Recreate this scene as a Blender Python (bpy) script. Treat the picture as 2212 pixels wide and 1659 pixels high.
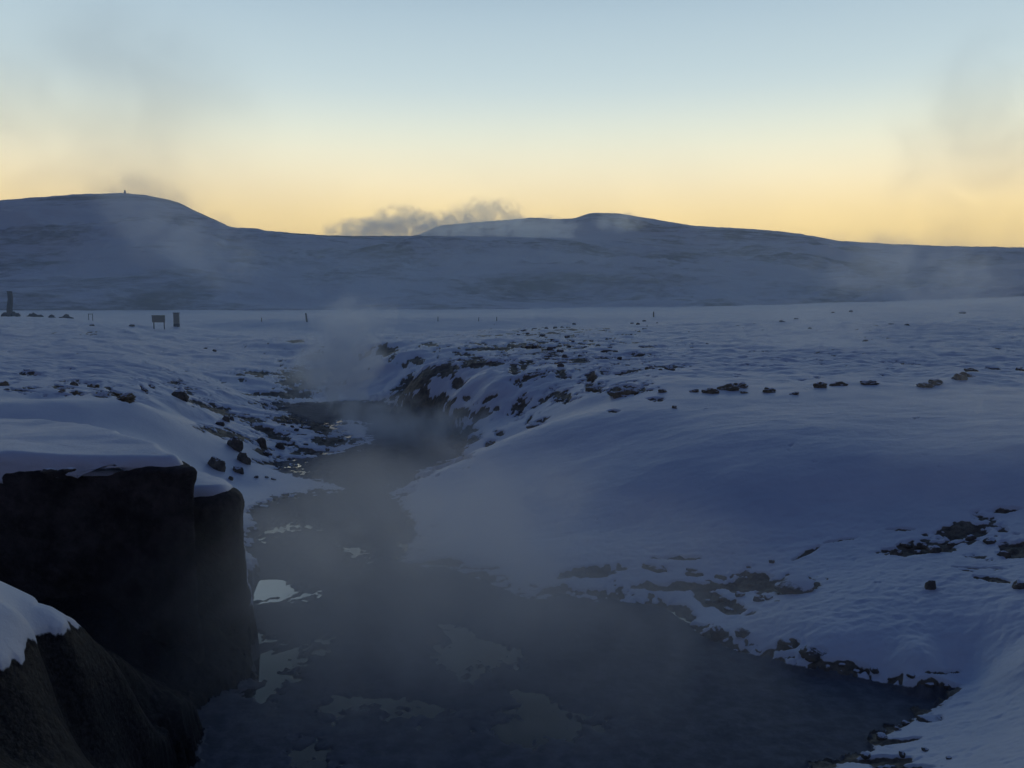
import bpy, bmesh, math, random
import numpy as np

sc = bpy.context.scene
for o in list(bpy.data.objects):
    bpy.data.objects.remove(o)
COL = sc.collection
rad = math.radians

# ------------------------------------------------------------------ camera
F = 1840.0                      # focal length in pixels of the 2212 px wide photograph
PITCH = math.atan(181.5 / F)
CAMZ = 4.0
cd = bpy.data.cameras.new('camera')
cd.sensor_width = 36.0
cd.lens = 36.0 * F / 2212.0
cd.clip_start = 0.05
cd.clip_end = 12000
cam = bpy.data.objects.new('camera', cd)
COL.objects.link(cam)
cam.location = (0, 0, CAMZ)
cam.rotation_euler = (math.pi / 2 - PITCH, 0, 0)
sc.camera = cam

# ------------------------------------------------------------------ sky
w = bpy.data.worlds.new('World')
sc.world = w
w.use_nodes = True
nt = w.node_tree
N = nt.nodes.new
L = nt.links.new
bg = nt.nodes['Background']


def ramp(tree, stops, interp='EASE'):
    r = tree.nodes.new('ShaderNodeValToRGB')
    cr = r.color_ramp
    cr.interpolation = interp
    while len(cr.elements) < len(stops):
        cr.elements.new(0.5)
    for e, (p, c) in zip(cr.elements, stops):
        e.position = p
        e.color = (*c, 1)
    return r


def math_node(tree, op, a, b=None, clamp=False):
    m = tree.nodes.new('ShaderNodeMath')
    m.operation = op
    m.use_clamp = clamp
    for i, v in enumerate((a, b)):
        if v is None:
            continue
        if isinstance(v, (int, float)):
            m.inputs[i].default_value = v
        else:
            tree.links.new(v, m.inputs[i])
    return m.outputs[0]


sky = N('ShaderNodeTexSky')
sky.sky_type = 'NISHITA'
sky.sun_disc = False
sky.sun_elevation = rad(-2.0)
sky.sun_rotation = rad(8)
sky.ozone_density = 2.2
tc = N('ShaderNodeTexCoord')
nrm = N('ShaderNodeVectorMath'); nrm.operation = 'NORMALIZE'
L(tc.outputs['Generated'], nrm.inputs[0])
sep = N('ShaderNodeSeparateXYZ')
L(nrm.outputs[0], sep.inputs[0])
GLOW = [(0.0, (1.80, 1.24, 0.40)), (0.078, (1.70, 1.25, 0.47)), (0.104, (1.48, 1.15, 0.57)), (0.13, (1.30, 1.12, 0.72)),
        (0.182, (0.96, 1.00, 0.82)), (0.229, (0.65, 0.79, 0.82)), (0.32, (0.45, 0.60, 0.71)), (0.40, (0.17, 0.28, 0.40)),
        (0.55, (0.03, 0.075, 0.175)), (1.0, (0.008, 0.037, 0.145))]
# soften the joints of the gradient
gp = np.array([p for p, c in GLOW]); gc = np.array([c for p, c in GLOW])
fine = np.linspace(0, 1, 801)
fc = np.stack([np.convolve(np.pad(np.interp(fine, gp, gc[:, k]), 32, 'edge'), np.hanning(65) / np.hanning(65).sum(), 'valid') for k in range(3)], 1)
stops = np.concatenate([np.linspace(0, 0.4, 22), np.linspace(0.4, 1, 10)[1:]])
rg = ramp(nt, [(float(p), tuple(float(np.interp(p, fine, fc[:, k])) for k in range(3))) for p in stops], 'LINEAR')
L(sep.outputs['Z'], rg.inputs[0])
SKY_K = 0.95
back = N('ShaderNodeVectorMath'); back.operation = 'SCALE'
L(sky.outputs[0], back.inputs[0]); back.inputs['Scale'].default_value = SKY_K
# azimuth weight: glow over the hills in front, night blue behind
az = N('ShaderNodeMapRange'); az.interpolation_type = 'SMOOTHSTEP'
az.inputs['From Min'].default_value = 0.50
az.inputs['From Max'].default_value = 0.84
dotn = N('ShaderNodeVectorMath'); dotn.operation = 'DOT_PRODUCT'
dotn.inputs[1].default_value = (0.1, 0.995, 0)
hor = N('ShaderNodeVectorMath'); hor.operation = 'MULTIPLY'
hor.inputs[1].default_value = (1, 1, 0)
L(nrm.outputs[0], hor.inputs[0])
hn = N('ShaderNodeVectorMath'); hn.operation = 'NORMALIZE'
L(hor.outputs[0], hn.inputs[0])
L(hn.outputs[0], dotn.inputs[0])
L(dotn.outputs['Value'], az.inputs['Value'])
mx = N('ShaderNodeMix'); mx.data_type = 'RGBA'
L(az.outputs[0], mx.inputs['Factor'])
L(back.outputs[0], mx.inputs[6])
L(rg.outputs[0], mx.inputs[7])
L(mx.outputs[2], bg.inputs['Color'])
bg.inputs['Strength'].default_value = 1.0

sc.view_settings.view_transform = 'Standard'
sc.view_settings.look = 'None'
sc.view_settings.exposure = 0.0
sc.view_settings.gamma = 1.0
sc.cycles.volume_bounces = 4
sc.cycles.volume_step_rate = 1.0
sc.cycles.volume_max_steps = 256
sc.cycles.max_bounces = 6
sc.cycles.diffuse_bounces = 2
sc.cycles.use_denoising = True
try:
    sc.cycles.denoiser = 'OPENIMAGEDENOISE'
except Exception:
    pass

# ------------------------------------------------------------------ helpers: tagging, noise, pixel <-> world
def tag(o, label=None, cat=None, group=None, kind=None):
    if label: o['label'] = label
    if cat: o['category'] = cat
    if group: o['group'] = group
    if kind: o['kind'] = kind
    return o


def mesh_obj(name, verts, faces, mat, parent=None, smooth=True):
    me = bpy.data.meshes.new(name)
    me.from_pydata([tuple(v) for v in verts], [], [tuple(f) for f in faces])
    if smooth:
        me.shade_smooth()
    me.materials.append(mat)
    o = bpy.data.objects.new(name, me)
    COL.objects.link(o)
    if parent: o.parent = parent
    return o


def grid_obj(name, X, Y, Z, mat, wrap=False, attrs=None):
    nr, nc = X.shape
    me = bpy.data.meshes.new(name)
    co = np.stack([X, Y, Z], -1).reshape(-1, 3).astype(np.float32)
    idx = np.arange(nr * nc, dtype=np.int32).reshape(nr, nc)
    if wrap:
        nx = np.roll(idx, -1, axis=1)
        a, b, c, d = idx[:-1], nx[:-1], nx[1:], idx[1:]
    else:
        a, b, c, d = idx[:-1, :-1], idx[:-1, 1:], idx[1:, 1:], idx[1:, :-1]
    q = np.stack([a, d, c, b], -1).reshape(-1, 4)
    me.vertices.add(len(co)); me.vertices.foreach_set('co', co.ravel())
    me.loops.add(q.size); me.loops.foreach_set('vertex_index', q.ravel())
    me.polygons.add(len(q))
    me.polygons.foreach_set('loop_start', np.arange(0, q.size, 4, dtype=np.int32))
    me.update(calc_edges=True)
    me.shade_smooth()
    for k, v in (attrs or {}).items():
        at = me.attributes.new(k, 'FLOAT', 'POINT')
        at.data.foreach_set('value', v.reshape(-1).astype(np.float32))
    me.materials.append(mat)
    o = bpy.data.objects.new(name, me)
    COL.objects.link(o)
    return o


def _hash(ix, iy, seed):
    h = (ix.astype(np.int64) * 374761393 + iy.astype(np.int64) * 668265263 + seed * 974634541) & 0xFFFFFFFF
    h = ((h ^ (h >> 13)) * 1274126177) & 0xFFFFFFFF
    h = h ^ (h >> 16)
    return (h & 0xFFFF) / 65536.0 * 2 * np.pi


def perlin(x, y, seed=0):
    x0 = np.floor(x); y0 = np.floor(y)
    fx = x - x0; fy = y - y0
    ix = x0.astype(np.int64); iy = y0.astype(np.int64)
    u = fx * fx * fx * (fx * (fx * 6 - 15) + 10)
    v = fy * fy * fy * (fy * (fy * 6 - 15) + 10)

    def g(dx, dy):
        t = _hash(ix + dx, iy + dy, seed)
        return np.cos(t) * (fx - dx) + np.sin(t) * (fy - dy)
    n0 = g(0, 0) * (1 - u) + g(1, 0) * u
    n1 = g(0, 1) * (1 - u) + g(1, 1) * u
    return (n0 * (1 - v) + n1 * v) * 1.5


def fbm(x, y, seed=0, oct=4, gain=0.5):
    s = np.zeros_like(x); a = 1.0
    for i in range(oct):
        s += a * perlin(x, y, seed + i * 17)
        a *= gain; x = x * 2.03 + 5.3; y = y * 2.03 - 3.1
    return s


CP, SP = math.cos(PITCH), math.sin(PITCH)


def ray(px, py):
    a = (px - 1106.0) / F
    b = (829.5 - py) / F
    return a, CP + b * SP, b * CP - SP          # x, y, z


def project(X, Y, Z):
    dz = Z - CAMZ
    depth = Y * CP - dz * SP
    up = Y * SP + dz * CP
    depth = np.where(depth < 0.1, 0.1, depth)
    return 1106.0 + F * X / depth, 829.5 - F * up / depth


def pt_z(px, py, z):
    dx, dy, dz = ray(px, py)
    t = (z - CAMZ) / dz
    return dx * t, dy * t, z


def pt_Y(px, Y, z):
    # horizontal direction of the pixel column near the horizon, at distance Y
    b = (CAMZ - z) / Y
    # find the row that sees (Y,z)
    ang = math.atan2(CAMZ - z, Y)
    py = 829.5 - F * math.tan(PITCH - ang)
    dx, dy, _ = ray(px, py)
    return dx / dy * Y, Y, z


def smooth(a, b, x):
    t = np.clip((x - a) / (b - a), 0, 1)
    return t * t * (3 - 2 * t)


# ------------------------------------------------------------------ terrain control points
Zc = [  # (px, py, z): a visible point of the ground, known by its height above the stream
    # pool and stream floor
    (700, 1400, 0), (900, 1250, 0), (700, 1250, 0), (1000, 1400, 0), (1300, 1400, 0), (1500, 1500, 0), (1700, 1500, 0), (1300, 1600, 0),
    (1000, 1600, 0), (700, 1600, 0), (1900, 1510, 0), (750, 1130, 0), (800, 1080, 0), (620, 1110, 0), (1150, 1330, 0), (1350, 1330, 0),
    (640, 1180, 0), (600, 1330, 0), (830, 1000, 0.0), (750, 1000, 0.0), (690, 1030, 0), (840, 950, 0.02), (900, 930, 0.05), (880, 900, 0.05), (760, 890, 0.05), (650, 880, 0.08),
    (940, 985, 0.0), (900, 1010, 0.0),
    (720, 850, 0.15), (760, 820, 0.25),
    # right mound: crest from the tip by the water to the plain on the right
    (868, 1075, 0.06), (950, 1020, 0.45), (1040, 972, 0.85), (1150, 925, 1.25), (1230, 907, 1.45), (1300, 896, 1.58), (1400, 888, 1.68),
    (1500, 880, 1.75), (1650, 871, 1.83), (1800, 863, 1.9), (2000, 858, 1.96), (2212, 854, 2.0), (2500, 850, 2.0),
    # its face
    (1000, 1120, 0.2), (1100, 1060, 0.55), (1200, 1050, 0.68), (1200, 970, 1.05), (1350, 950, 1.3), (1350, 1050, 0.85), (1500, 960, 1.4), (1600, 1040, 1.08), (1600, 930, 1.6),
    (1800, 1000, 1.35), (1800, 910, 1.74), (2000, 1000, 1.42), (2000, 920, 1.75), (2212, 960, 1.68), (2212, 900, 1.88), (2450, 1000, 1.6),
    (1100, 1150, 0.22), (1400, 1130, 0.5), (1700, 1110, 0.78), (2000, 1080, 1.0),
    # terrace in front of it and the near right bank
    (900, 1170, 0.05), (950, 1200, 0.08), (1100, 1215, 0.13), (1250, 1200, 0.26), (1400, 1200, 0.32), (1550, 1190, 0.42), (1700, 1175, 0.52), (1850, 1155, 0.66), (2000, 1140, 0.78),
    (2212, 1110, 0.98), (1400, 1260, 0.16), (1600, 1265, 0.24), (1250, 1260, 0.12), (1750, 1290, 0.4), (1900, 1270, 0.55), (2050, 1220, 0.7),
    (2212, 1200, 0.8), (2212, 1300, 0.75), (1000, 1238, 0.04), (1130, 1290, 0.04), (1440, 1310, 0.05), (1500, 1362, 0.05), (1640, 1410, 0.07), (1900, 1465, 0.08), (2070, 1475, 0.1),
    (1650, 1360, 0.22), (1800, 1380, 0.33), (2000, 1400, 0.42), (2212, 1420, 0.58), (1700, 1320, 0.33), (2150, 1500, 0.3), (2212, 1560, 0.45), (1990, 1545, 0.1), (2100, 1600, 0.3),
    (1880, 1610, 0.1), (2000, 1650, 0.25), (2212, 1659, 0.6), (1750, 1655, 0.08), (2450, 1500, 0.9), (2450, 1659, 0.9), (2450, 1250, 0.95),
    # far bank of the bend
    (1150, 893, 1.05), (1150, 830, 1.6), (1150, 775, 1.9), (1080, 930, 0.75), (1080, 880, 1.0), (1060, 835, 1.5), (1000, 930, 0.3), (950, 945, 0.1), (920, 905, 0.12), (870, 868, 0.3), (800, 850, 0.28),
    (1000, 880, 0.8), (1000, 832, 1.4), (1000, 792, 1.75), (1040, 772, 1.87), (900, 838, 1.0), (900, 795, 1.55), (940, 785, 1.75), (880, 752, 1.88),
    (840, 808, 0.95), (800, 775, 1.3), (795, 745, 1.75), (1260, 860, 1.6), (1270, 832, 1.75), (1280, 806, 1.93), (1350, 868, 1.72), (1360, 845, 1.84), (1380, 828, 1.95), (1220, 790, 1.93),
    # upper plain
    (1000, 742, 1.95), (1150, 745, 1.98), (1300, 760, 2.0), (1500, 845, 1.9), (1500, 815, 2.0), (1700, 840, 1.96), (1700, 815, 2.03), (2000, 836, 2.04), (2100, 812, 2.12), (2212, 830, 2.05), (2212, 790, 2.1),
    (1600, 760, 2.04), (1900, 790, 2.06), (1900, 740, 2.12), (2212, 740, 2.2), (1600, 720, 2.1), (1300, 720, 2.05), (1950, 700, 2.4),
    (1000, 715, 1.7), (1300, 703, 1.75),
    # left: near ridge
    (0, 868, 2.02), (150, 866, 1.95), (300, 876, 1.72), (360, 897, 1.45), (420, 926, 1.1), (470, 950, 0.8), (500, 968, 0.6), (530, 1012, 0.28), (520, 1050, 0.12), (-200, 868, 2.05),
    (0, 910, 1.75), (200, 915, 1.58), (100, 912, 1.68), (350, 960, 1.05), (430, 1000, 0.6), (440, 1040, 0.4), (300, 965, 1.2), (600, 1045, 0.1), (640, 1070, 0.04), (700, 1058, 0.03), (580, 1080, 0.05),
    # between the two left ridges
    (0, 845, 2.02), (150, 845, 1.95), (280, 862, 1.7), (340, 868, 1.5), (390, 868, 1.4), (430, 890, 1.05), (500, 905, 0.7), (470, 925, 0.85), (540, 945, 0.5), (600, 950, 0.25), (600, 985, 0.12), (560, 1000, 0.2),
    (690, 935, 0.18), (740, 940, 0.12), (660, 950, 0.2), (640, 905, 0.3), (580, 888, 0.45),
    # left: long snow slope and its edge
    (0, 820, 2.0), (200, 815, 1.95), (300, 820, 1.8), (0, 760, 2.1), (180, 755, 2.05), (300, 772, 1.75), (400, 803, 1.38), (480, 843, 0.88), (525, 866, 0.55), (560, 886, 0.28),
    (420, 855, 1.2), (450, 870, 0.95), (500, 886, 0.6),
    (0, 700, 2.4), (120, 700, 2.3), (220, 705, 2.05), (300, 716, 1.9), (250, 740, 1.9), (-200, 700, 2.6), (-200, 780, 2.2),
    # hollow behind that edge
    (450, 745, 1.25), (520, 770, 1.0), (600, 800, 0.7), (620, 845, 0.3), (560, 815, 0.75), (660, 780, 0.8), (700, 800, 0.5), (430, 722, 1.4),
    (570, 732, 1.55), (620, 737, 1.5), (670, 760, 1.0), (720, 760, 1.0),
    # near left bank in front of the rock
    (0, 1302, 2.12), (80, 1338, 1.95), (155, 1368, 1.68), (260, 1425, 1.3), (420, 1515, 0.55), (0, 1435, 1.88), (100, 1500, 1.4), (300, 1550, 0.6), (500, 1520, 0.05),
    (0, 1600, 1.55), (300, 1659, 0.55), (500, 1659, 0.1), (150, 1600, 1.1), (-200, 1180, 2.35), (-200, 1400, 2.15), (-200, 1659, 1.9), (580, 1500, 0.0),
    # back of the snow on the rock
    (0, 937, 2.3), (130, 938, 2.28), (220, 955, 2.22), (290, 978, 2.12), (-200, 935, 2.35),
]
Yc = [  # (px, Y, z): hidden or far ground, known by its distance
    (0, 9.2, 2.2), (200, 9.2, 2.15), (350, 9.3, 1.6), (500, 9.6, 0.9), (0, 8.6, 1.3), (200, 8.6, 1.3), (400, 8.8, 0.8), (-200, 9.0, 2.2),
    (0, 7.2, 0.9), (150, 7.3, 0.8), (300, 7.6, 0.55), (-200, 7.4, 1.0), (420, 8.0, 0.15),
    (0, 5.75, 2.06), (80, 5.95, 1.86), (155, 6.35, 1.55), (260, 6.8, 1.1), (-200, 5.6, 2.25),
    (330, 12.5, 0.95), (430, 12.5, 0.5), (150, 13.0, 1.3), (0, 13.0, 1.5), (-200, 13, 1.7), (520, 13.5, 0.1), (460, 10.6, 0.45),
    (900, 20.5, 0.02), (960, 20.5, 0.08), (1040, 20.5, 0.3), (1150, 20.5, 0.9), (1230, 20.5, 1.35), (1300, 20, 1.55),
    (100, 18.5, 1.75), (300, 20.2, 1.45), (400, 21.5, 0.9),
    (390, 36, 1.15), (470, 34, 0.7), (540, 32, 0.3), (300, 42, 1.45),
    (400, 60, 1.2), (250, 60, 2.0), (120, 62, 2.35), (0, 62, 2.45), (0, 78, 2.55), (100, 78, 2.5), (200, 80, 2.25), (340, 66, 1.78), (380, 70, 1.85), (-250, 80, 2.7),
    (560, 84, 0.9), (700, 84, 0.75), (850, 84, 0.85), (1000, 85, 1.0), (1200, 87, 1.3), (1400, 90, 1.65), (450, 85, 1.1), (350, 88, 1.6),
    (560, 74, 0.85), (700, 74, 0.7), (850, 74, 0.85), (1000, 74, 1.0), (1200, 76, 1.3),
    (400, 92, 1.85), (550, 91, 1.86), (700, 91, 1.86), (850, 91, 1.87), (1000, 92, 1.9), (1200, 94, 1.98), (1400, 97, 2.1), (1550, 98, 2.3), (1700, 98, 2.6), (1850, 96, 2.9),
    (2000, 94, 3.2), (2212, 90, 3.7), (2450, 88, 4.0), (1700, 80, 2.3), (1900, 78, 2.5), (2212, 70, 2.8), (2450, 70, 2.9), (1600, 70, 2.15),
    (100, 95, 2.2), (-200, 95, 2.4),
    (-200, 130, 2.1), (100, 130, 1.95), (400, 130, 1.9), (700, 130, 1.9), (1000, 130, 1.95), (1300, 130, 2.05), (1600, 132, 2.5), (1900, 130, 3.0), (2212, 125, 4.2), (2450, 125, 4.6),
    (-200, 200, 2.1), (100, 200, 2.0), (400, 200, 2.0), (700, 200, 2.0), (1000, 200, 2.1), (1300, 200, 2.3), (1600, 200, 2.8), (1900, 200, 3.6), (2212, 200, 5.5), (2450, 200, 6),
]
pts = [pt_z(*c) for c in Zc] + [pt_Y(*c) for c in Yc]
pts += [(-1, 2.2, 1.9), (1, 2.2, 1.9), (0, 3.6, 1.3), (0, 5.2, 0.3), (-2, 3.6, 1.75), (2, 3.6, 1.2), (1.5, 5, 0.3), (-1.5, 5, 0.7), (3, 4, 1.1), (0, 1.5, 2.3)]
pts = np.array(pts)
PA = np.arctan2(pts[:, 0], pts[:, 1]); PR = np.log(np.hypot(pts[:, 0], pts[:, 1]))
C2 = 0.018 ** 2


def kern(a, b):
    return np.sqrt(a * a + b * b + C2)


K = kern(PA[:, None] - PA[None], PR[:, None] - PR[None]) - 0.0
n = len(pts)
A = np.zeros((n + 3, n + 3))
A[:n, :n] = K - np.eye(n) * 0.004
A[:n, n] = 1; A[:n, n + 1] = PA; A[:n, n + 2] = PR
A[n:, :n] = A[:n, n:].T
W = np.linalg.solve(A, np.concatenate([pts[:, 2], [0, 0, 0]]))
# coarse table, then bilinear look-up
GA = np.linspace(rad(-42), rad(42), 560)
GR = np.linspace(math.log(1.6), math.log(210), 760)
tab = np.zeros((len(GR), len(GA)))
for i, r in enumerate(GR):
    k = kern(GA[:, None] - PA[None], r - PR[None])
    tab[i] = k @ W[:n] + W[n] + W[n + 1] * GA + W[n + 2] * r


def base_z(a, lr):
    a = np.clip(a, GA[0], GA[-1]); lr = np.clip(lr, GR[0], GR[-1])
    fa = (a - GA[0]) / (GA[1] - GA[0]); fr = (lr - GR[0]) / (GR[1] - GR[0])
    ia = np.minimum(fa.astype(int), len(GA) - 2); ir = np.minimum(fr.astype(int), len(GR) - 2)
    fa = fa - ia; fr = fr - ir
    return ((tab[ir, ia] * (1 - fa) + tab[ir, ia + 1] * fa) * (1 - fr) + (tab[ir + 1, ia] * (1 - fa) + tab[ir + 1, ia + 1] * fa) * fr)


RR = np.exp(np.linspace(math.log(3.2), math.log(195), 1600))


def hit(px, py):
    """first point of the ground that a line of sight meets"""
    dx, dy, dz = ray(px, py)
    h = math.hypot(dx, dy)
    x = dx / h * RR; y = dy / h * RR; z = CAMZ + dz / h * RR
    g = base_z(np.full_like(RR, math.atan2(dx, dy)), np.log(RR))
    k = np.argmax(g >= z)
    if g[k] < z[k]:
        k = len(RR) - 1
    return np.array([x[k], y[k], g[k]]), RR[k]


# ------------------------------------------------------------------ ground masks
def poly_sd(px, py, poly):
    """signed distance in pixels, positive inside"""
    d = np.full(px.shape, 1e9); ins = np.zeros(px.shape, bool)
    P = np.array(poly, float)
    for (x0, y0), (x1, y1) in zip(P, np.roll(P, -1, 0)):
        ex, ey = x1 - x0, y1 - y0
        t = np.clip(((px - x0) * ex + (py - y0) * ey) / (ex * ex + ey * ey + 1e-9), 0, 1)
        d = np.minimum(d, (px - x0 - t * ex) ** 2 + (py - y0 - t * ey) ** 2)
        c = ((y0 > py) != (y1 > py)) & (px < (x1 - x0) * (py - y0) / (y1 - y0 + 1e-9) + x0)
        ins ^= c
    d = np.sqrt(d)
    return np.where(ins, d, -d)


POOL = [(925, 1020), (862, 1072), (880, 1110), (893, 1145), (868, 1190), (850, 1213), (960, 1222), (1050, 1255), (1130, 1291), (1220, 1288), (1330, 1292),
        (1440, 1312), (1500, 1362), (1560, 1392), (1640, 1412), (1790, 1442), (1900, 1468), (2070, 1475), (2060, 1495), (1990, 1530), (1920, 1570),
        (1880, 1600), (1840, 1625), (1760, 1659), (1640, 1760), (300, 1760), (420, 1520), (540, 1430), (530, 1100), (560, 1088), (650, 1068), (745, 1058),
        (720, 1046), (640, 1030), (590, 1012), (585, 1000), (650, 994), (740, 975), (800, 950), (780, 925), (700, 915), (610, 908), (650, 896), (570, 880), (600, 866), (680, 866),
        (760, 862), (860, 858), (960, 872), (1000, 900), (985, 960), (1010, 985)]
PUDDLES = [
    [(540, 1228), (572, 1238), (585, 1252), (600, 1250), (615, 1262), (632, 1264), (655, 1288), (676, 1301), (640, 1297), (600, 1290), (540, 1291)],
    [(535, 1334), (600, 1338), (606, 1346), (560, 1352), (620, 1368), (700, 1380), (668, 1402), (690, 1422), (640, 1436), (625, 1462), (600, 1458), (545, 1432), (540, 1405), (560, 1385), (535, 1380)],
    [(950, 1362), (1010, 1368), (1030, 1384), (1105, 1404), (1108, 1424), (1060, 1446), (1050, 1462), (1010, 1490), (990, 1480), (985, 1452), (935, 1440), (965, 1428), (940, 1418), (985, 1405), (975, 1385)],
    [(700, 1530), (760, 1522), (830, 1532), (900, 1530), (985, 1548), (900, 1556), (840, 1560), (760, 1550), (700, 1556)],
    [(1100, 1502), (1180, 1510), (1225, 1545), (1290, 1555), (1240, 1580), (1180, 1600), (1120, 1600), (1060, 1580), (1110, 1555), (1130, 1530)],
    [(630, 1620), (680, 1600), (690, 1640), (670, 1690), (620, 1690)],
    [(585, 1004), (640, 1001), (655, 1006), (640, 1012), (600, 1011)],
    [(548, 1143), (600, 1136), (650, 1124), (660, 1126), (600, 1143), (548, 1150)],
    [(735, 1184), (775, 1190), (815, 1203), (790, 1208), (750, 1197)],
    [(650, 1019), (705, 1017), (690, 1022), (640, 1024)], 
    [(560, 1460), (600, 1480), (560, 1500), (520, 1490)],
]
# bare earth: (px, py, rx, ry, tilt in degrees, clockwise in the picture)
SOIL = [
    (833, 756, 27, 10, 0), (790, 764, 20, 6, -20), (930, 743, 18, 4, 0), (899, 779, 13, 9, 0), (951, 799, 40, 13, -22), (1036, 782, 46, 10, 0), (1111, 795, 10, 13, 0), (1129, 789, 11, 8, 0),
    (883, 831, 34, 15, -32), (990, 828, 17, 13, 0), (955, 860, 15, 13, 0), (1061, 857, 28, 5, -25), (1008, 859, 10, 5, 0), (1036, 893, 22, 11, -25), (1074, 882, 8, 5, 0),
    (993, 887, 20, 9, 0), (1161, 914, 20, 6, -22), (1208, 862, 7, 4, -30), (1143, 905, 10, 3, -50), (1277, 812, 10, 13, 0), (1283, 836, 18, 8, 20), (1358, 841, 38, 13, -8), (1415, 863, 14, 4, 0), (1327, 888, 11, 3, 0),
    (1058, 957, 10, 7, -30), (1077, 934, 9, 5, 0), (1015, 928, 17, 8, 0), (900, 868, 62, 22, 0), (930, 930, 60, 25, 0), (985, 955, 40, 20, -25), (1060, 752, 60, 4, 0), (1150, 748, 30, 5, 0), (1000, 765, 18, 3, 0),
    (462, 881, 54, 7, 17), (425, 869, 12, 6, 0), (588, 937, 42, 11, 28), (480, 933, 58, 8, 12), (540, 905, 28, 8, 18), (634, 902, 44, 10, -4), (640, 878, 80, 7, 5), (569, 966, 20, 5, 55), (566, 974, 15, 5, 25),
    (700, 925, 40, 12, 10), (720, 950, 50, 12, 0), (690, 975, 50, 8, 0), (640, 990, 50, 5, 5), (590, 1000, 40, 6, 8), (700, 1000, 60, 14, 0),
    (556, 806, 38, 5, 0), (522, 819, 9, 3, 0), (640, 737, 16, 3, 0), (660, 815, 60, 22, 0), (690, 770, 30, 10, 0), (590, 850, 50, 5, 0), (640, 850, 40, 10, 0),
    (133, 836, 22, 5, 5), (163, 846, 10, 4, 0), (213, 851, 22, 5, 10), (267, 861, 24, 6, 25), (243, 845, 16, 4, 30), (200, 832, 12, 3, 0), (310, 840, 14, 2.5, 50), (327, 834, 9, 3, 35), (35, 841, 10, 3, 0), (70, 836, 12, 2, 0),
    (1277, 1235, 62, 11, -5), (1420, 1228, 26, 7, 8), (1463, 1204, 48, 3, 0), (1631, 1260, 88, 17, 0), (1722, 1272, 45, 9, -10), (1520, 1265, 130, 8, 0), (1640, 1240, 50, 4, 8), (1560, 1300, 60, 14, 20), (1480, 1330, 40, 18, 40),
    (1805, 1168, 36, 2.5, -10), (1745, 1192, 30, 3, -28), (1720, 1205, 12, 2, -20), (1995, 1180, 84, 12, -3), (2086, 1148, 64, 13, -8), (2195, 1182, 40, 18, 0), (2182, 1099, 34, 5, -5), (2149, 1252, 46, 4, 10), (2206, 1266, 16, 8, 0), (1940, 1185, 34, 6, 0),
    (1500, 1240, 14, 4, 0), (2120, 1226, 50, 2, 2), (1950, 1143, 26, 2, 0),
    (1550, 1370, 18, 9, 0), (1703, 1393, 22, 8, -10), (1762, 1405, 26, 9, 5), (1830, 1435, 60, 7, 12), (2014, 1551, 24, 8, 0), (1900, 1640, 60, 8, 0), (1960, 1655, 70, 4, 0), (1940, 1600, 40, 4, -8),
    (2040, 1450, 30, 4, 0), (1990, 1520, 70, 16, -30), (1600, 1400, 30, 8, 10), (1520, 1375, 26, 14, 40),
    (940, 1136, 14, 2.5, 0), (930, 1215, 60, 8, 0), (1020, 1225, 50, 3, 0),
    (100, 937, 34, 3, -2), (610, 1078, 50, 5, -8),
    # near left bank below the snow patch
    (84, 1392, 8, 5, 0), (64, 1402, 7, 4, 0),
]

# ------------------------------------------------------------------ materials
def new_mat(name):
    m = bpy.data.materials.new(name)
    m.use_nodes = True
    t = m.node_tree
    return m, t, t.nodes['Principled BSDF']


def tex_noise(t, scale, detail=4, rough=0.6, vec=None, dist=0.0):
    nn = t.nodes.new('ShaderNodeTexNoise')
    nn.inputs['Scale'].default_value = scale
    nn.inputs['Detail'].default_value = detail
    nn.inputs['Roughness'].default_value = rough
    nn.inputs['Distortion'].default_value = dist
    if vec is not None:
        t.links.new(vec, nn.inputs['Vector'])
    return nn


def maprange(t, v, a, b, c=0.0, d=1.0, interp='SMOOTHSTEP'):
    m = t.nodes.new('ShaderNodeMapRange')
    m.interpolation_type = interp
    t.links.new(v, m.inputs['Value'])
    for k, x in zip(('From Min', 'From Max', 'To Min', 'To Max'), (a, b, c, d)):
        m.inputs[k].default_value = x
    return m.outputs[0]


def mixc(t, f, a, b):
    m = t.nodes.new('ShaderNodeMix'); m.data_type = 'RGBA'
    if isinstance(f, (int, float)): m.inputs['Factor'].default_value = f
    else: t.links.new(f, m.inputs['Factor'])
    for s, v in ((6, a), (7, b)):
        if isinstance(v, tuple): m.inputs[s].default_value = (*v, 1)
        else: t.links.new(v, m.inputs[s])
    return m.outputs[2]


SNOW = (0.74, 0.79, 0.86)


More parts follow.
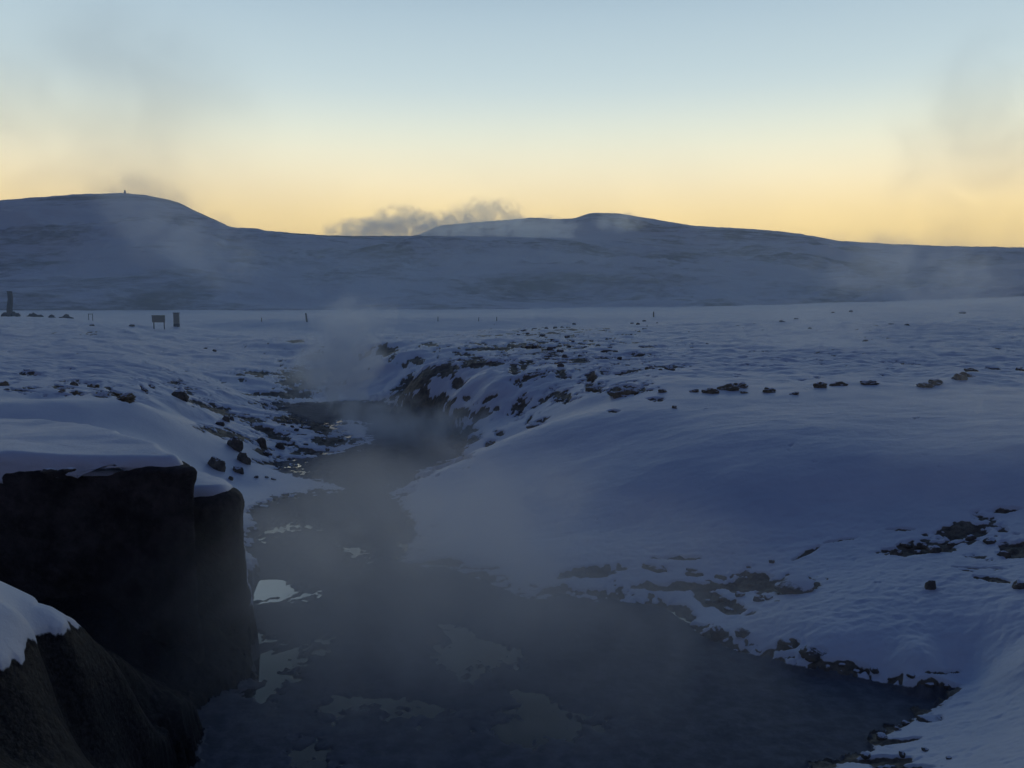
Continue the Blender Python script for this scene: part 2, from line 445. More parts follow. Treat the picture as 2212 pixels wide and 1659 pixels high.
def ground_material():
    m, t, b = new_mat('snowy_ground')
    geo = t.nodes.new('ShaderNodeNewGeometry')
    pos = geo.outputs['Position']
    at = t.nodes.new('ShaderNodeAttribute'); at.attribute_name = 'soil'
    am = t.nodes.new('ShaderNodeAttribute'); am.attribute_name = 'mud'
    n1 = tex_noise(t, 6.0, 6, 0.7, pos)
    n2 = tex_noise(t, 40.0, 3, 0.6, pos)
    soil = math_node(t, 'ADD', at.outputs['Fac'], math_node(t, 'MULTIPLY', math_node(t, 'SUBTRACT', n1.outputs[0], 0.5), 1.0))
    soil = maprange(t, soil, 0.38, 0.62)
    # snow, faintly uneven
    n3 = tex_noise(t, 0.9, 4, 0.6, pos)
    snow = mixc(t, maprange(t, n3.outputs[0], 0.3, 0.7), (0.70, 0.76, 0.84), (0.80, 0.84, 0.90))
    earth = mixc(t, maprange(t, n1.outputs[0], 0.3, 0.7), (0.095, 0.087, 0.072), (0.27, 0.235, 0.175))
    earth = mixc(t, maprange(t, n2.outputs[0], 0.6, 0.78), earth, (0.26, 0.25, 0.24))
    aw = t.nodes.new('ShaderNodeAttribute'); aw.attribute_name = 'dark_bank'
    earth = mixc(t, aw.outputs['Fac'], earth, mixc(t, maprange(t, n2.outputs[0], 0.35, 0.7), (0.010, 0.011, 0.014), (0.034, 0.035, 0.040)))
    mud = mixc(t, maprange(t, n1.outputs[0], 0.35, 0.7), (0.105, 0.115, 0.130), (0.175, 0.187, 0.205))
    c = mixc(t, soil, snow, earth)
    mudf = maprange(t, math_node(t, 'ADD', am.outputs['Fac'], math_node(t, 'MULTIPLY', math_node(t, 'SUBTRACT', n1.outputs[0], 0.5), 0.9)), 0.38, 0.62)
    c = mixc(t, mudf, c, mud)
    t.links.new(c, b.inputs['Base Color'])
    dark = math_node(t, 'MAXIMUM', soil, mudf)
    t.links.new(maprange(t, mudf, 0, 1, 0.50, 0.72), b.inputs['Roughness'])
    t.links.new(math_node(t, 'ADD', maprange(t, dark, 0, 1, 0.9, 0.1), math_node(t, 'MULTIPLY', mudf, 0.25)), b.inputs['Specular IOR Level'])
    # bumps: snow grain, earth crumbs
    bp = t.nodes.new('ShaderNodeBump')
    bp.inputs['Distance'].default_value = 0.03
    n4 = tex_noise(t, 14.0, 5, 0.65, pos)
    h = math_node(t, 'MULTIPLY', n4.outputs[0], math_node(t, 'SUBTRACT', maprange(t, dark, 0, 1, 0.5, 1.4), math_node(t, 'MULTIPLY', mudf, 1.1)))
    t.links.new(h, bp.inputs['Height'])
    bp.inputs['Strength'].default_value = 0.55
    t.links.new(bp.outputs[0], b.inputs['Normal'])
    return m


def hill_material(name, heath, sc_h=0.02, streak=4.0):
    m, t, b = new_mat(name)
    geo = t.nodes.new('ShaderNodeNewGeometry')
    mp = t.nodes.new('ShaderNodeMapping')
    mp.inputs['Scale'].default_value = (1.0, 1.0, streak)
    t.links.new(geo.outputs['Position'], mp.inputs[0])
    n1 = tex_noise(t, sc_h, 8, 0.68, mp.outputs[0], 0.6)
    n2 = tex_noise(t, sc_h * 9, 5, 0.7, mp.outputs[0])
    s = math_node(t, 'ADD', n1.outputs[0], math_node(t, 'MULTIPLY', math_node(t, 'SUBTRACT', n2.outputs[0], 0.5), 0.35))
    f = maprange(t, s, 0.45, 0.66)
    c = mixc(t, math_node(t, 'MULTIPLY', f, heath), (0.80, 0.83, 0.88), (0.05, 0.045, 0.04))
    n3 = tex_noise(t, 0.5, 4, 0.75, geo.outputs['Position'])
    c = mixc(t, maprange(t, n3.outputs[0], 0.62, 0.76, 0, 0.35), c, (0.07, 0.065, 0.06))
    t.links.new(c, b.inputs['Base Color'])
    b.inputs['Roughness'].default_value = 0.9
    b.inputs['Specular IOR Level'].default_value = 0.1
    bp = t.nodes.new('ShaderNodeBump'); bp.inputs['Distance'].default_value = 3.0; bp.inputs['Strength'].default_value = 0.5
    t.links.new(n2.outputs[0], bp.inputs['Height'])
    t.links.new(bp.outputs[0], b.inputs['Normal'])
    return m


def rock_material(name, c0, c1, snow=0.0, scale=6.0, bump=0.03):
    m, t, b = new_mat(name)
    geo = t.nodes.new('ShaderNodeNewGeometry')
    tcn = t.nodes.new('ShaderNodeTexCoord')
    n1 = tex_noise(t, scale, 6, 0.7, geo.outputs['Position'])
    n2 = tex_noise(t, scale * 5, 4, 0.7, geo.outputs['Position'])
    c = mixc(t, maprange(t, n1.outputs[0], 0.3, 0.7), c0, c1)
    if snow > 0:
        s = t.nodes.new('ShaderNodeSeparateXYZ'); t.links.new(geo.outputs['Normal'], s.inputs[0])
        up = math_node(t, 'ADD', s.outputs['Z'], math_node(t, 'MULTIPLY', math_node(t, 'SUBTRACT', n1.outputs[0], 0.5), 1.3))
        c = mixc(t, maprange(t, up, 1.05 - snow, 1.25 - snow), c, SNOW)
    t.links.new(c, b.inputs['Base Color'])
    b.inputs['Roughness'].default_value = 0.85
    b.inputs['Specular IOR Level'].default_value = 0.25
    bp = t.nodes.new('ShaderNodeBump'); bp.inputs['Distance'].default_value = bump; bp.inputs['Strength'].default_value = 0.7
    t.links.new(math_node(t, 'ADD', n1.outputs[0], math_node(t, 'MULTIPLY', n2.outputs[0], 0.4)), bp.inputs['Height'])
    t.links.new(bp.outputs[0], b.inputs['Normal'])
    return m


def snow_material():
    m, t, b = new_mat('snow')
    geo = t.nodes.new('ShaderNodeNewGeometry')
    n3 = tex_noise(t, 1.2, 4, 0.6, geo.outputs['Position'])
    c = mixc(t, maprange(t, n3.outputs[0], 0.3, 0.7), (0.70, 0.76, 0.84), (0.80, 0.84, 0.90))
    t.links.new(c, b.inputs['Base Color'])
    b.inputs['Roughness'].default_value = 0.50
    b.inputs['Specular IOR Level'].default_value = 0.9
    bp = t.nodes.new('ShaderNodeBump'); bp.inputs['Distance'].default_value = 0.02; bp.inputs['Strength'].default_value = 0.5
    n4 = tex_noise(t, 16, 5, 0.65, geo.outputs['Position'])
    t.links.new(n4.outputs[0], bp.inputs['Height']); t.links.new(bp.outputs[0], b.inputs['Normal'])
    return m


def wood_material(name, c0, c1):
    m, t, b = new_mat(name)
    tcn = t.nodes.new('ShaderNodeTexCoord')
    mp = t.nodes.new('ShaderNodeMapping'); mp.inputs['Scale'].default_value = (30, 30, 3)
    t.links.new(tcn.outputs['Object'], mp.inputs[0])
    n1 = tex_noise(t, 1.0, 5, 0.6, mp.outputs[0])
    t.links.new(mixc(t, n1.outputs[0], c0, c1), b.inputs['Base Color'])
    b.inputs['Roughness'].default_value = 0.8
    return m


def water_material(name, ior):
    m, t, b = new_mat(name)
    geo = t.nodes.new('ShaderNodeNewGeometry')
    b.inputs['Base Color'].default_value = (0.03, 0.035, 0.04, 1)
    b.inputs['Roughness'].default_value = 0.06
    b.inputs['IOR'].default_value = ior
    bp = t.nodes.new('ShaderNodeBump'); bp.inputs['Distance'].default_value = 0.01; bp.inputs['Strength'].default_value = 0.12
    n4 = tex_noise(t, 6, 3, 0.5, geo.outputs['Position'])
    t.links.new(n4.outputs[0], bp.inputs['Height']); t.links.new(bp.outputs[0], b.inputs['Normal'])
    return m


M_ground = ground_material()
M_hillA = hill_material('near_hill_snow', 0.9, 0.02, 5.0)
M_hillB = hill_material('far_hill_snow', 0.9, 0.009, 7.0)
M_snow = snow_material()
M_rock = rock_material('dark_rock', (0.085, 0.080, 0.072), (0.24, 0.21, 0.165), 0.34, 5.0)
M_tussock = rock_material('dry_tussock', (0.16, 0.14, 0.095), (0.38, 0.33, 0.22), 0.30, 9.0)
M_bare = rock_material('bare_rock', (0.030, 0.028, 0.025), (0.09, 0.08, 0.065), 0.0, 8.0)
M_cliff = rock_material('outcrop_rock', (0.030, 0.029, 0.030), (0.105, 0.095, 0.088), 0.0, 4.0, 0.09)
M_water = water_material('stream_water', 1.5)
M_glint = water_material('boosted_glint_water', 6.5)  # index raised far past plain water to brighten the sky glint

# ------------------------------------------------------------------ ground
ang_in = np.linspace(rad(-39), rad(39), 1150)
ang_l = np.linspace(rad(-180), rad(-39), 70)[:-1]
ang_r = np.linspace(rad(39), rad(180), 70)[1:-1]
ang = np.concatenate([ang_l, ang_in, ang_r])
lr = np.concatenate([[math.log(0.02), math.log(0.7)], np.linspace(math.log(1.7), math.log(4.4), 40), np.linspace(math.log(4.4), math.log(34), 980)[1:],
                     np.linspace(math.log(34), math.log(215), 330)[1:], np.linspace(math.log(215), math.log(4500), 26)[1:]])
Aa, Lr = np.meshgrid(ang, lr)
R = np.exp(Lr)
X = np.sin(Aa) * R; Y = np.cos(Aa) * R
Z = base_z(Aa, Lr)
out = np.maximum(smooth(rad(40), rad(62), np.abs(Aa)), np.maximum(smooth(200, 240, R), 1 - smooth(0.7, 1.7, R)))
Z = Z * (1 - out) + out * 2.15
inner = 1 - out
near = np.exp(-R / 40.0)
# broad drift shapes and fine snow relief
Z += inner * ((0.022 + 0.03 * smooth(17, 24, R)) * fbm(X / 2.2, Y / 2.2, 3, 3) * smooth(5, 14, R) * smooth(0.08, 0.5, Z) + 0.10 * fbm(X / 9, Y / 9, 9, 3) * smooth(35, 60, R))
Z += inner * 0.25 * fbm(X / 30, Y / 12, 31, 4) * smooth(100, 180, R)
# hummocks and low drifts of the plain
hum = smooth(19, 26, R) * smooth(95, 70, R)
Z += inner * hum * (0.07 * fbm(X / 1.5, Y / 1.1, 83, 4, 0.55) + 0.10 * (0.35 - np.abs(fbm(X / 6.0, Y / 2.6, 87, 3))) * smooth(22, 30, R))
Z += inner * smooth(rad(-7), rad(-3), Aa) * smooth(10.5, 12, R) * smooth(20, 18, R) * smooth(0.06, 0.3, Z) * (0.006 * fbm(X / 0.55, Y / 0.28, 121, 4, 0.6) + 0.010 * fbm(X / 1.6, Y / 0.9, 131, 2))
PX, PY = project(X, Y, Z)
nz1 = fbm(X / 0.55, Y / 0.55, 41, 4, 0.6)
nz2 = fbm(X / 0.16, Y / 0.16, 57, 3, 0.6)
pxm = F / np.maximum(R, 1.0)                               # pixels of the photograph per metre
# soil
soil = np.zeros_like(Z)
for (sx, sy, rx, ry, tl) in SOIL:
    p, rr = hit(min(max(sx, -150), 2360), sy)
    sel = (np.abs(PX - sx) < rx * 2.2 + 25) & (np.abs(PY - sy) < ry * 2.2 + rx * 0.9 + 18) & (np.abs(np.log(R / rr)) < 0.22)
    if not sel.any():
        continue
    c, s = math.cos(rad(tl)), math.sin(rad(tl))
    dx = PX[sel] - sx; dy = PY[sel] - sy
    u = (dx * c + dy * s) / rx; v = (-dx * s + dy * c) / ry
    d = 1.25 - np.sqrt(u * u + v * v)
    d = d + 0.62 * nz1[sel] + 0.36 * nz2[sel]
    soil[sel] = np.maximum(soil[sel], smooth(-0.05, 0.45, d))
# grass tips and grit showing through thin snow
sp1 = fbm(X / 0.9, Y / 1.3, 101, 4, 0.6)
zone = fbm(X / 7.0, Y / 6.0, 111, 2)
wz = smooth(19.5, 23, R) * smooth(85, 50, R) * smooth(0.3, 0.9, Z) * (0.20 + 0.22 * smooth(1000, 1120, PX) * smooth(1560, 1380, PX) * smooth(34, 28, R) + 0.25 * zone)
wz += 0.40 * np.exp(-((PX - 1200) / 190) ** 2 - ((PY - 745) / 48) ** 2) * smooth(20, 24, R)
wz += 0.38 * np.exp(-((PX - 300) / 330) ** 2 - ((PY - 845) / 22) ** 2) * smooth(19, 21, R)
wz += 0.42 * np.exp(-((PX - 620) / 130) ** 2 - ((PY - 940) / 50) ** 2) * smooth(17, 19, R)
wz += 0.36 * np.exp(-((PX - 1560) / 380) ** 2 - ((PY - 1265) / 60) ** 2) * smooth(15, 13, R)
wz += 0.38 * np.exp(-((PX - 2080) / 170) ** 2 - ((PY - 1185) / 60) ** 2) * smooth(15, 13, R)
wz += 0.36 * np.exp(-((PX - 1900) / 260) ** 2 - ((PY - 1560) / 90) ** 2) * smooth(10, 9, R)
soil = np.maximum(soil, inner * smooth(0.50, 0.78, wz + 0.42 * sp1 + 0.22 * nz2))
# steep bare earth under and in front of the outcrop, beyond the near snow patch
PXr = PX + 25 * nz1
behind = (Aa < rad(-15.5)) & (Aa > rad(-40)) & (R > 5.6) & (R < 10.3) & (Z < 1.9)
crest_r = np.interp(PX, [-200, 0, 80, 155, 260, 420, 600], [6.6, 6.5, 6.55, 6.75, 6.9, 7.2, 7.2])
soil = np.maximum(soil, np.where(behind, smooth(-0.1, 0.25, R - crest_r + 0.2 * nz1) * smooth(10.2, 9.6, R), 0))
NEAR = [(-400, 1460), (0, 1428), (50, 1415), (62, 1388), (90, 1352), (140, 1330), (240, 1370), (420, 1480), (640, 1560), (640, 1900), (-400, 1900)]
nearm = (R < 8.2) & (np.abs(Aa) < rad(40))
sdn = np.full_like(Z, -99.0)
sdn[nearm] = poly_sd(PX[nearm] + 18 * nz1[nearm] + 12 * nz2[nearm], PY[nearm] + 14 * nz1[nearm] + 10 * nz2[nearm], NEAR)
soil = np.maximum(soil, smooth(-5, 8, sdn))
# stream bed
low = (R < 34) & (Z < 0.9) & (np.abs(Aa) < rad(39))
sd = np.full_like(Z, -99.0)
jx = 26 * nz1[low] + 14 * nz2[low]; jy = 10 * nz1[low] + 7 * nz2[low]
sd[low] = poly_sd(PX[low] + jx, PY[low] + jy, POOL)
mud = smooth(-5, 5, sd)
pud = np.full_like(Z, -99.0)
jx2 = 26 * nz1[low] + 28 * nz2[low]; jy2 = 13 * nz1[low] + 15 * nz2[low]
pud[low] = np.max([poly_sd(PX[low] + jx2, PY[low] + jy2, q) for q in PUDDLES], axis=0)
nz3 = fbm(X / 0.07, Y / 0.07, 63, 2)
pband = smooth(-26, -6, pud)
bed = 0.030 + 0.006 * nz1 + 0.003 * nz2 + 0.02 * smooth(10, 30, R)
bed = bed - 0.040 * smooth(-20, 16, pud) + pband * (0.010 * nz1 + 0.009 * nz2 + 0.004 * nz3)
bed_mix = smooth(-6 - 34 * smooth(10, 8, R) * smooth(rad(-11), rad(-15), Aa), 10, sd)
Z = Z * (1 - bed_mix) + bed * bed_mix
Z = np.where((mud < 0.5) & (R < 34) & inner.astype(bool), np.maximum(Z, 0.045), Z)
# dirty, thinning snow along the water's edge
fr = smooth(-46, -4, sd) * (sd > -90) * smooth(18, 15, R) * smooth(0.30, 0.12, Z)
soil = np.maximum(soil, smooth(0.42, 0.75, 0.62 * fr + 0.34 * nz1 + 0.30 * nz2) * (fr > 0))
# the snow lies a hand thick on the earth
thick = 0.05 + 0.03 * smooth(8, 20, R)
Z = np.where((R < 34) & (pud < -26) & (inner > 0.5), np.maximum(Z, 0.026 + 0.004 * nz1), Z)
Z -= inner * thick * np.where(mud > 0.5, 0, soil * (1 - mud)) * smooth(60, 40, R)
rough = np.maximum(soil * (1 - mud), 0)
Z += inner * rough * (0.035 * nz1 + 0.03 * nz2) * (0.35 + 0.65 * smooth(5, 11, R)) * smooth(60, 30, R)
# wind crust on the near right bank
crust = smooth(0.02, 0.12, Aa) * smooth(15.5, 11.5, R) * (1 - np.maximum(soil, mud)) * smooth(0.05, 0.2, Z)
Z += crust * (0.009 * fbm(X / 0.35 + 0.4 * Y, Y / 0.16, 71, 3, 0.6) + 0.008 * nz2)
dark_bank = smooth(11, 9.5, R) * smooth(rad(-11), rad(-15), Aa)          # much darker earth tone under the outcrop and on the near bank
g = grid_obj('ground', X, Y, Z, M_ground, wrap=True, attrs={'soil': soil, 'mud': mud, 'dark_bank': dark_bank})
tag(g, 'snow covered ground with the dark stream bed winding through it', 'ground', kind='structure')


def ground_z(x, y):
    a = math.atan2(x, y); r = math.log(math.hypot(x, y))
    i = int(np.argmin(np.abs(lr - r))); j = int(np.argmin(np.abs(ang - a)))
    return float(Z[i, j])


# water lying in the hollows of the bed
wa = np.linspace(rad(-27), rad(20), 40); wr = np.linspace(5.2, 30, 60)
WA, WR = np.meshgrid(wa, wr)
wt = grid_obj('water', np.sin(WA) * WR, np.cos(WA) * WR, np.full_like(WA, 0.012), M_water)
tag(wt, 'still water puddles in the dark stream bed', 'water', kind='structure')

for corners in ([(500, 1226), (700, 1226), (700, 1306), (500, 1306)], [(570, 996), (665, 996), (665, 1014), (570, 1014)]):  # extra sheets added just above the water to brighten two puddles
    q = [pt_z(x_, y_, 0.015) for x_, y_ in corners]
    sh = mesh_obj('water', q, [(3, 2, 1, 0)], M_glint, None, False)  # added sheet that brightens the puddle, over the stream water itself
    tag(sh, 'bright added sheet of water with boosted sky reflection in the stream bed', 'water', kind='structure')

# ------------------------------------------------------------------ hills
def hill(name, sky_pts, yb, ycrest, ybk, mat, seed, ptop, label, na=620, nr=170, amp=1.0, px0=-700, px1=2950, base=2.0):
    pxs = np.linspace(px0, px1, na)
    sp = np.array(sky_pts, float)
    sy = np.interp(pxs, sp[:, 0], sp[:, 1])
    ker = np.hanning(7); ker /= ker.sum()
    sy = np.convolve(np.pad(sy, 3, 'edge'), ker, 'valid')
    a_t = []; e_t = []
    for x, y in zip(pxs, sy):
        dx, dy, dz = ray(x, y)
        a_t.append(math.atan2(dx, dy)); e_t.append(dz / math.hypot(dx, dy))
    a_t = np.array(a_t)[None]; e_t = np.array(e_t)[None]
    yc = ycrest(pxs)[None]
    zc = CAMZ + e_t * yc
    t = np.concatenate([np.linspace(0, 1, nr), np.linspace(1, 2, 30)[1:]])[:, None]
    r = np.where(t <= 1, yb + (yc - yb) * t, yc + (ybk - yc) * (t - 1))
    prof = np.where(t <= 1, (1 - ptop) * np.clip(t, 0, 1) ** 1.25 + ptop * np.sin(np.clip(t, 0, 1) * np.pi / 2) ** 1.6, 1 - 0.9 * smooth(0, 1, t - 1))
    zz = base + (zc - base) * prof
    xx = np.sin(a_t) * r; yy = np.cos(a_t) * r
    fade = np.sin(np.clip(t, 0, 1) * np.pi) ** 0.7 * (1 - smooth(0.6, 0.97, t))
    S = float(np.mean(yc)) / 450.0
    zz += fade * amp * S * (3.0 * fbm(xx / (70 * S), yy / (45 * S), seed, 5, 0.55) + 1.2 * np.abs(fbm(xx / (25 * S), yy / (40 * S), seed + 5, 4, 0.55)))
    zz += S * 0.28 * fbm(xx / (7 * S), yy / (7 * S), seed + 9, 4, 0.6) * smooth(0.0, 0.3, t)
    zz = np.where(t == 0, base - 3, zz)
    o = grid_obj(name, xx, yy, zz, mat)
    tag(o, label, 'hill', kind='structure')
    return o


SKY_A = [(-700, 470), (-300, 452), (0, 433), (100, 425), (180, 419), (270, 417), (330, 424), (385, 437), (430, 460), (500, 491), (600, 501), (690, 508), (760, 510),
         (1000, 510), (1210, 514), (1400, 527), (1550, 548), (1700, 560), (1900, 575), (2212, 590), (2950, 600)]
SKY_B = [(-700, 600), (600, 600), (850, 530), (950, 487), (1030, 480), (1100, 475), (1150, 470), (1200, 474), (1240, 472), (1258, 466), (1275, 460), (1330, 461), (1380, 468), (1450, 480),
         (1500, 488), (1640, 496), (1720, 504), (1810, 520), (1880, 525), (2000, 531), (2212, 535), (2500, 540), (2950, 540)]
hA = hill('hill', SKY_A, 185, lambda p: 420 + 60 * np.clip((300 - p) / 600, -0.5, 1), 640, M_hillA, 5, 0.55, 'snowy near hill range with a rounded top on the left', amp=1.8)
hB = hill('hill', SKY_B, 560, lambda p: 1150 + 0 * p, 1600, M_hillB, 23, 0.6, 'far snowy hill with a flat topped knoll', amp=1.4)

# ------------------------------------------------------------------ rocks
random.seed(4)


def rock_mesh(seed, sub=3, facet=0.35, flat=1.0):
    bm = bmesh.new()
    bmesh.ops.create_icosphere(bm, subdivisions=sub, radius=0.5)
    rng = np.random.RandomState(seed)
    co = np.array([v.co[:] for v in bm.verts])
    d = co / np.linalg.norm(co, axis=1)[:, None]
    r = np.full(len(d), 0.5)
    for k in range(9):                      # chop flat faces
        nrm_ = rng.normal(size=3); nrm_ /= np.linalg.norm(nrm_)
        cut = 0.5 * rng.uniform(0.62, 0.95)
        dd = d @ nrm_
        r = np.where(dd > 0.01, np.minimum(r, cut / np.maximum(dd, 0.01)), r)
    r = r * (1 + facet * 0.5 * (fbm(d[:, 0] * 1.7 + seed, d[:, 1] * 1.7 + d[:, 2] * 1.3, seed, 3)) + 0.10 * fbm(d[:, 0] * 6 + d[:, 2] * 4, d[:, 1] * 6 - d[:, 2] * 5, seed + 3, 3, 0.6))
    for v, dd, rr in zip(bm.verts, d, r):
        v.co = dd * rr
    me = bpy.data.meshes.new('rock')
    bm.to_mesh(me); bm.free()
    me.shade_smooth()
    return me


ROCK_MESHES = [rock_mesh(i * 7 + 1, 4 if i < 4 else 3) for i in range(12)]
for me in ROCK_MESHES:
    me.materials.append(M_rock)
TUSS_MESHES = [rock_mesh(200 + i * 5, 4, 0.8) for i in range(6)]
for me in TUSS_MESHES:
    me.materials.append(M_tussock)
_rc = [0]


def rock(px, py, wpx, hpx, label, group=None, name='boulder', cat='rock', dig=0.25, tilt=0.0):
    """a rock whose middle is seen at (px, py), wpx by hpx pixels large in the photograph"""
    p, r = hit(px, py + hpx * 0.3)
    sx = wpx * r / F; sz = hpx * r / F * 1.25
    k = _rc[0]; _rc[0] += 1
    o = bpy.data.objects.new(name, TUSS_MESHES[k % 6] if name in ('tussock', 'earth_clod') else ROCK_MESHES[k % len(ROCK_MESHES)])
    COL.objects.link(o)
    o.scale = (sx * random.uniform(1.0, 1.3), sx * random.uniform(0.7, 1.3), sz * random.uniform(1.05, 1.4))
    o.location = (p[0], p[1] + sx * 0.2, ground_z(p[0], p[1]) + sz * (0.36 - dig))
    o.rotation_euler = (random.uniform(-.2, .2), rad(tilt) + random.uniform(-.15, .15), random.uniform(-0.5, 0.5) + (math.pi if k % 2 else 0))
    tag(o, label, cat, group)
    return o


ORD = ['first', 'second', 'third', 'fourth', 'fifth', 'sixth', 'seventh', 'eighth', 'ninth', 'tenth', 'eleventh', 'twelfth', 'thirteenth', 'fourteenth', 'fifteenth',
       'sixteenth', 'seventeenth', 'eighteenth', 'nineteenth', 'twentieth']
# left bank, singly
for a in [
    (387, 857, 33, 22, 'round dark boulder perched alone on the left bank between the two snow ridges'),
    (507, 963, 26, 25, 'upright blocky boulder at the right end of the near left snow ridge'),
    (524, 991, 27, 27, 'dark boulder just below the upright block at the end of the left ridge'),
    (466, 1004, 27, 32, 'dark angular boulder alone in the snow above the foreground outcrop'),
    (511, 1016, 22, 15, 'low jagged rock in snow beside the lone angular boulder, nearer the stream'),
    (498, 1035, 10, 8, 'small stone in snow just behind the lower outcrop block'),
    (487, 909, 13, 15, 'thin upright stone on the left bank, larger of two side by side'),
    (500, 904, 10, 10, 'small upright stone on the left bank, smaller of two side by side'),
    (474, 918, 19, 10, 'low oval rock below the pair of upright stones on the left bank'),
    (604, 964, 16, 15, 'dark stone at the lower end of the long bare earth strip on the left bank'),
    (624, 956, 18, 10, 'flat dark stone touching the right end of the long bare earth strip'),
    (562, 955, 24, 20, 'leaning slab of rock below the bare earth strip on the left bank'),
    (577, 976, 20, 14, 'dark wedge shaped stone under the leaning slab by the left stream edge'),
    (553, 1031, 8, 5, 'tiny stone beside the bright puddle on the left shore, left one of the row'),
    (575, 1031, 8, 4, 'tiny stone beside the bright puddle on the left shore, middle one of the row'),
    (590, 1035, 11, 5, 'tiny stone beside the bright puddle on the left shore, right one of the row'),
    (616, 1069, 16, 7, 'low dark stone at the waterline of the left shore, behind the lower outcrop block'),
    (463, 759, 7, 5, 'tiny dark stone alone high on the long left snow slope'),
    (443, 751, 8, 4, 'faint flat stone high on the long left slope beside a tiny dark one'),
    (197, 704, 11, 5, 'small dark stone on the left plain in front of the thin frame sign'),
    (283, 702, 11, 5, 'small dark stone on the left plain short of the wide information board'),
    (57, 804, 12, 4, 'flat dark stone alone on the left snow slope above the line of rocks'),
    (210, 975, 0, 0, ''),
    (1667, 1215, 12, 11, 'little dark stone standing on the terrace above the large bare earth patch'),
    (2012, 1266, 22, 17, 'pointed dark stone alone on the snowy terrace at the right'),
    (1607, 1369, 36, 18, 'oval dark boulder on the right shore, right one of two at the inlet'),
    (1550, 1368, 32, 22, 'dark mossy boulder at the pool edge, left one of two at the inlet'),
    (1703, 1390, 34, 14, 'low snow topped rock at the pool edge, farther one of two on the right shore'),
    (1760, 1405, 44, 26, 'squat rock at the pool edge, nearer one of two on the right shore'),
    (2014, 1550, 42, 18, 'flat dark rock where the right shore turns towards the viewer'),
    (1722, 1270, 70, 20, 'long low overhanging rock with snow on top by the bare earth of the terrace'),
    (1496, 1232, 22, 8, 'flat stone in snow just above the strip of bare earth on the terrace'),
    (1420, 1227, 44, 13, 'low flat rock in the middle of the terrace at the foot of the smooth mound'),
    (2206, 1264, 26, 18, 'dark rock cut off by the right edge of the view on the near terrace'),
    (1161, 914, 38, 14, 'long dark clod on the crest of the smooth snow mound'),
    (1208, 862, 14, 9, 'small dark clod alone on the far bank above the mound crest'),
    (1327, 888, 20, 6, 'low clod breaking the crest line of the mound where it meets the plain'),
    (1058, 956, 18, 12, 'dark clod close to the water side of the mound crest'),
]:
    if a[2]:
        rock(*a)
# line of clods under the long left slope
for i, (x, y, ww, hh) in enumerate([(7, 832, 14, 8), (12, 844, 9, 4), (34, 841, 14, 6), (67, 836, 12, 4), (133, 836, 40, 12), (133, 847, 10, 6), (163, 846, 14, 9), (157, 830, 14, 8), (197, 832, 14, 7), (207, 831, 10, 6),
                                    (213, 851, 40, 11), (243, 843, 26, 8), (267, 861, 36, 12), (310, 840, 12, 5), (327, 834, 16, 7)]):
    rock(x, y, ww, hh, '%s dark earth clod from the left in the line under the left snow slope' % ORD[i], 'dark clods along the left bank', tilt=(18 if x > 220 else 0), dig=0.35, name='earth_clod', cat='clod')
# tussocks along the edge of the plain on the right
for i, (x, y, ww, hh) in enumerate([(1278, 812, 18, 22), (1284, 836, 32, 14), (1358, 842, 64, 24), (1415, 863, 24, 7), (1447, 799, 26, 9), (1405, 797, 18, 7), (1425, 802, 10, 5), (1432, 845, 24, 9), (1457, 882, 12, 6), (1500, 845, 16, 6), (1533, 846, 34, 12),
                                    (1577, 838, 34, 14), (1600, 834, 30, 12), (1608, 847, 18, 5), (1664, 844, 28, 11), (1716, 853, 16, 5), (1772, 836, 26, 13)]):
    rock(x, y, ww, hh, '%s earth tussock from the left in the row behind the smooth mound' % ORD[i], 'tussocks along the edge of the plain', dig=0.3, name='tussock', cat='tussock')
for i, (x, y, ww, hh) in enumerate([(1815, 832, 28, 8), (1880, 830, 30, 8), (2000, 833, 26, 9), (2022, 828, 28, 14), (2075, 818, 26, 16), (2098, 804, 22, 8), (2090, 815, 26, 8), (2148, 799, 30, 6), (2206, 799, 16, 8)]):
    rock(x, y, ww, hh, '%s earth tussock from the right in the row behind the smooth mound' % ORD[8 - i], 'tussocks along the edge of the plain', dig=0.3, name='tussock', cat='tussock')
# stones scattered on the plain above the bend
ST = [(1155, 712, 10), (1180, 712, 9), (1171, 724, 13), (1140, 721, 9), (1130, 715, 10), (1199, 707, 10), (1228, 706, 9), (1225, 729, 11), (1193, 735, 8), (1204, 737, 10), (1210, 759, 12), (1188, 756, 11), (1229, 748, 9), (1199, 746, 9),
      (1265, 746, 9), (1268, 758, 7), (1299, 774, 7), (1338, 773, 10), (1330, 761, 10), (1186, 770, 16), (1221, 770, 13), (1255, 768, 12), (1204, 782, 14), (1211, 790, 14), (1190, 781, 10), (1124, 745, 14), (1140, 745, 14), (1155, 751, 14), (1119, 753, 10), (1165, 745, 10), (1120, 724, 7),
      (1238, 738, 7), (1215, 706, 8), (1290, 747, 6), (1393, 712, 12), (1240, 700, 7), (1364, 720, 6), (1420, 697, 6), (1378, 702, 8), (1392, 695, 7), (1365, 698, 7)]
for (x, y, s) in ST:
    rock(x, y, s * 1.05, s * 0.62, 'small dark stone in the scatter on the snowy plain above the stream bend', 'stones scattered on the plain', name='stone', cat='stone', dig=0.3)
rock(1311, 759, 26, 7, 'low broad stone at the right of the stone scatter on the plain')
rock(1399, 747, 34, 6, 'long thin dark stone lying on the plain right of the stone scatter')
